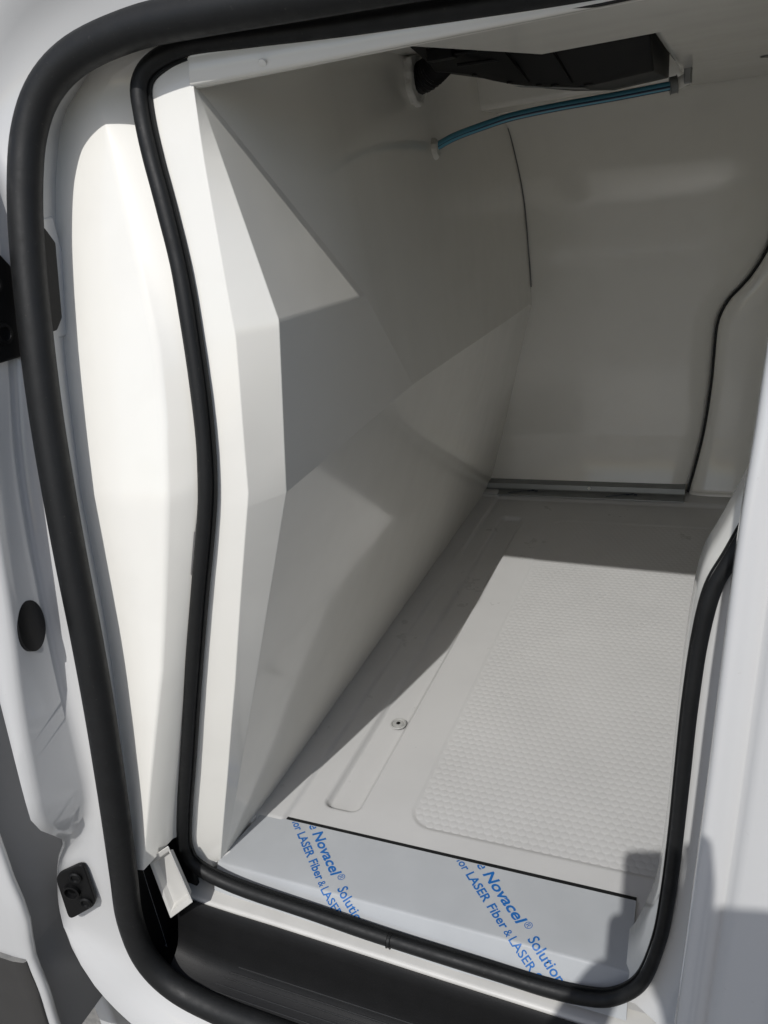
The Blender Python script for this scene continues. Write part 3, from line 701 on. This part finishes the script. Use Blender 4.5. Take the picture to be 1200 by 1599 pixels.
# ================================================================ PHOTOGRAPHER standing outside, casting the shadow over sill and door
def skin(name, pts, edges, m, parent=None, sub=2, root=0):
    me = bpy.data.meshes.new(name); me.from_pydata([p[:3] for p in pts], edges, []); me.update()
    o = bpy.data.objects.new(name, me); link(o, parent)
    if parent: o.matrix_parent_inverse = Matrix.Translation(-parent.location)
    me.materials.append(M[m])
    sk = o.modifiers.new('skin', 'SKIN'); sk.use_smooth_shade = True
    if not me.skin_vertices: me.skin_vertices.new() if hasattr(me.skin_vertices, 'new') else None
    for i, p in enumerate(pts):
        r = p[3]; q = p[4] if len(p) > 4 else r
        me.skin_vertices[0].data[i].radius = (r, q)
    me.skin_vertices[0].data[root].use_root = True
    s_ = o.modifiers.new('sub', 'SUBSURF'); s_.levels = sub; s_.render_levels = sub
    return o
PX, PY, G = .10, -1.10, -.60
pers = thing('person', 'person in a dark shirt taking the photo, only a shadow on the sliding door shows', 'person', (PX, PY, G))
B_ = [(PX, PY, G+.95, .12, .09), (PX, PY, G+1.12, .11, .08), (PX, PY, G+1.30, .13, .09), (PX, PY+.01, G+1.42, .09, .07), (PX-.01, PY+.03, G+1.50, .058), (PX-.01, PY+.045, G+1.55, .075, .08), (PX-.015, PY+.06, G+1.62, .095, .115), (PX-.015, PY+.06, G+1.71, .085, .10),
      (PX-.17, PY+.01, G+1.41, .058), (PX-.29, PY+.09, G+1.13, .045), (-.085, -.845, G+1.30, .032), (-.055, -.825, G+1.37, .026, .02),
      (PX+.17, PY+.01, G+1.41, .058), (PX+.20, PY+.06, G+1.17, .045), (.05, -.86, G+1.38, .034), (.026, -.825, G+1.45, .026, .022),
      (PX-.095, PY, G+.86, .095), (PX-.10, PY+.02, G+.47, .06), (PX-.11, PY, G+.09, .042), (PX-.12, PY+.13, G+.035, .035),
      (PX+.095, PY, G+.86, .095), (PX+.10, PY+.02, G+.47, .06), (PX+.11, PY, G+.09, .042), (PX+.12, PY+.13, G+.035, .035)]
E_ = [(0, 1), (1, 2), (2, 3), (3, 4), (4, 5), (5, 6), (6, 7), (3, 8), (8, 9), (9, 10), (10, 11), (3, 12), (12, 13), (13, 14), (14, 15), (0, 16), (16, 17), (17, 18), (18, 19), (0, 20), (20, 21), (21, 22), (22, 23)]
skin('body', B_, E_, 'skin', pers)
sh = [(*p[:3], p[3]*1.15, (p[4] if len(p) > 4 else p[3])*1.15) for p in B_]
def part_way(a, b, t, r): return tuple(Vector(B_[a][:3]).lerp(Vector(B_[b][:3]), t))+(r, r)
skin('shirt', [(PX, PY, G+.86, .175, .135), (PX, PY, G+.98, .175, .135), (PX, PY, G+1.12, .165, .125), (PX, PY, G+1.30, .185, .135), (PX, PY+.01, G+1.42, .12, .10), (PX-.005, PY+.02, G+1.475, .075, .075),
               part_way(3, 8, .9, .078), part_way(8, 9, .8, .062), part_way(3, 12, .9, .078), part_way(12, 13, .8, .062)],
     [(0, 1), (1, 2), (2, 3), (3, 4), (4, 5), (4, 6), (6, 7), (4, 8), (8, 9)], 'cloth', pers, root=2)
skin('trousers', [(PX, PY, G+1.00, .150, .115), (PX, PY, G+.90, .150, .115), (PX-.095, PY, G+.78, .105), sh[17], (*B_[18][:3], .062), (PX+.095, PY, G+.78, .105), sh[21], (*B_[22][:3], .062)], [(0, 1), (1, 2), (2, 3), (3, 4), (1, 5), (5, 6), (6, 7)], 'cloth', pers, root=1)
skin('hair', [(PX-.015, PY+.020, G+1.60, .085, .09), (PX-.015, PY+.030, G+1.67, .100, .105), (PX-.015, PY+.045, G+1.74, .092, .095)], [(0, 1), (1, 2)], 'hair', pers)
for sx_, hx_, hy_, hz_ in ((-1, -.055, -.825, G+1.37), (1, .026, -.825, G+1.45)):
    for k in range(4):
        z0 = hz_+.030-.018*k; ln = (.9, 1.0, .95, .8)[k]
        a = Vector((hx_, hy_, z0-.006)); tip = Vector((hx_-sx_*(-.006), hy_+.030*ln, z0+.010)); e2 = Vector((hx_-sx_*.014, hy_+.034*ln, z0+.012))
        if sx_ == 1 and k == 0: tip, e2 = Vector((.028, -.806, hz_+.075)), Vector((.024, -.797, hz_+.112))
        skin('finger', [(*a, .009), (*tip, .0085), (*e2, .0075)], [(0, 1), (1, 2)], 'skin', pers)
    skin('thumb', [(hx_, hy_, hz_-.02, .011), (hx_-sx_*.018, hy_-.005, hz_-.005, .010), (hx_-sx_*.032, hy_+.002, hz_+.008, .0085)], [(0, 1), (1, 2)], 'skin', pers)
pc = CP-CR*.023-CU*.062-CF*.0075
ph = thing('phone', 'slim black phone held up in front of the open doorway', 'phone', pc)
prism('phone_case', rrect(-.0375, .0375, -.078, .078, .010), pc-CF*.004, (CR, CU, CF), .008, 'glass', ph, bevel=.0015)
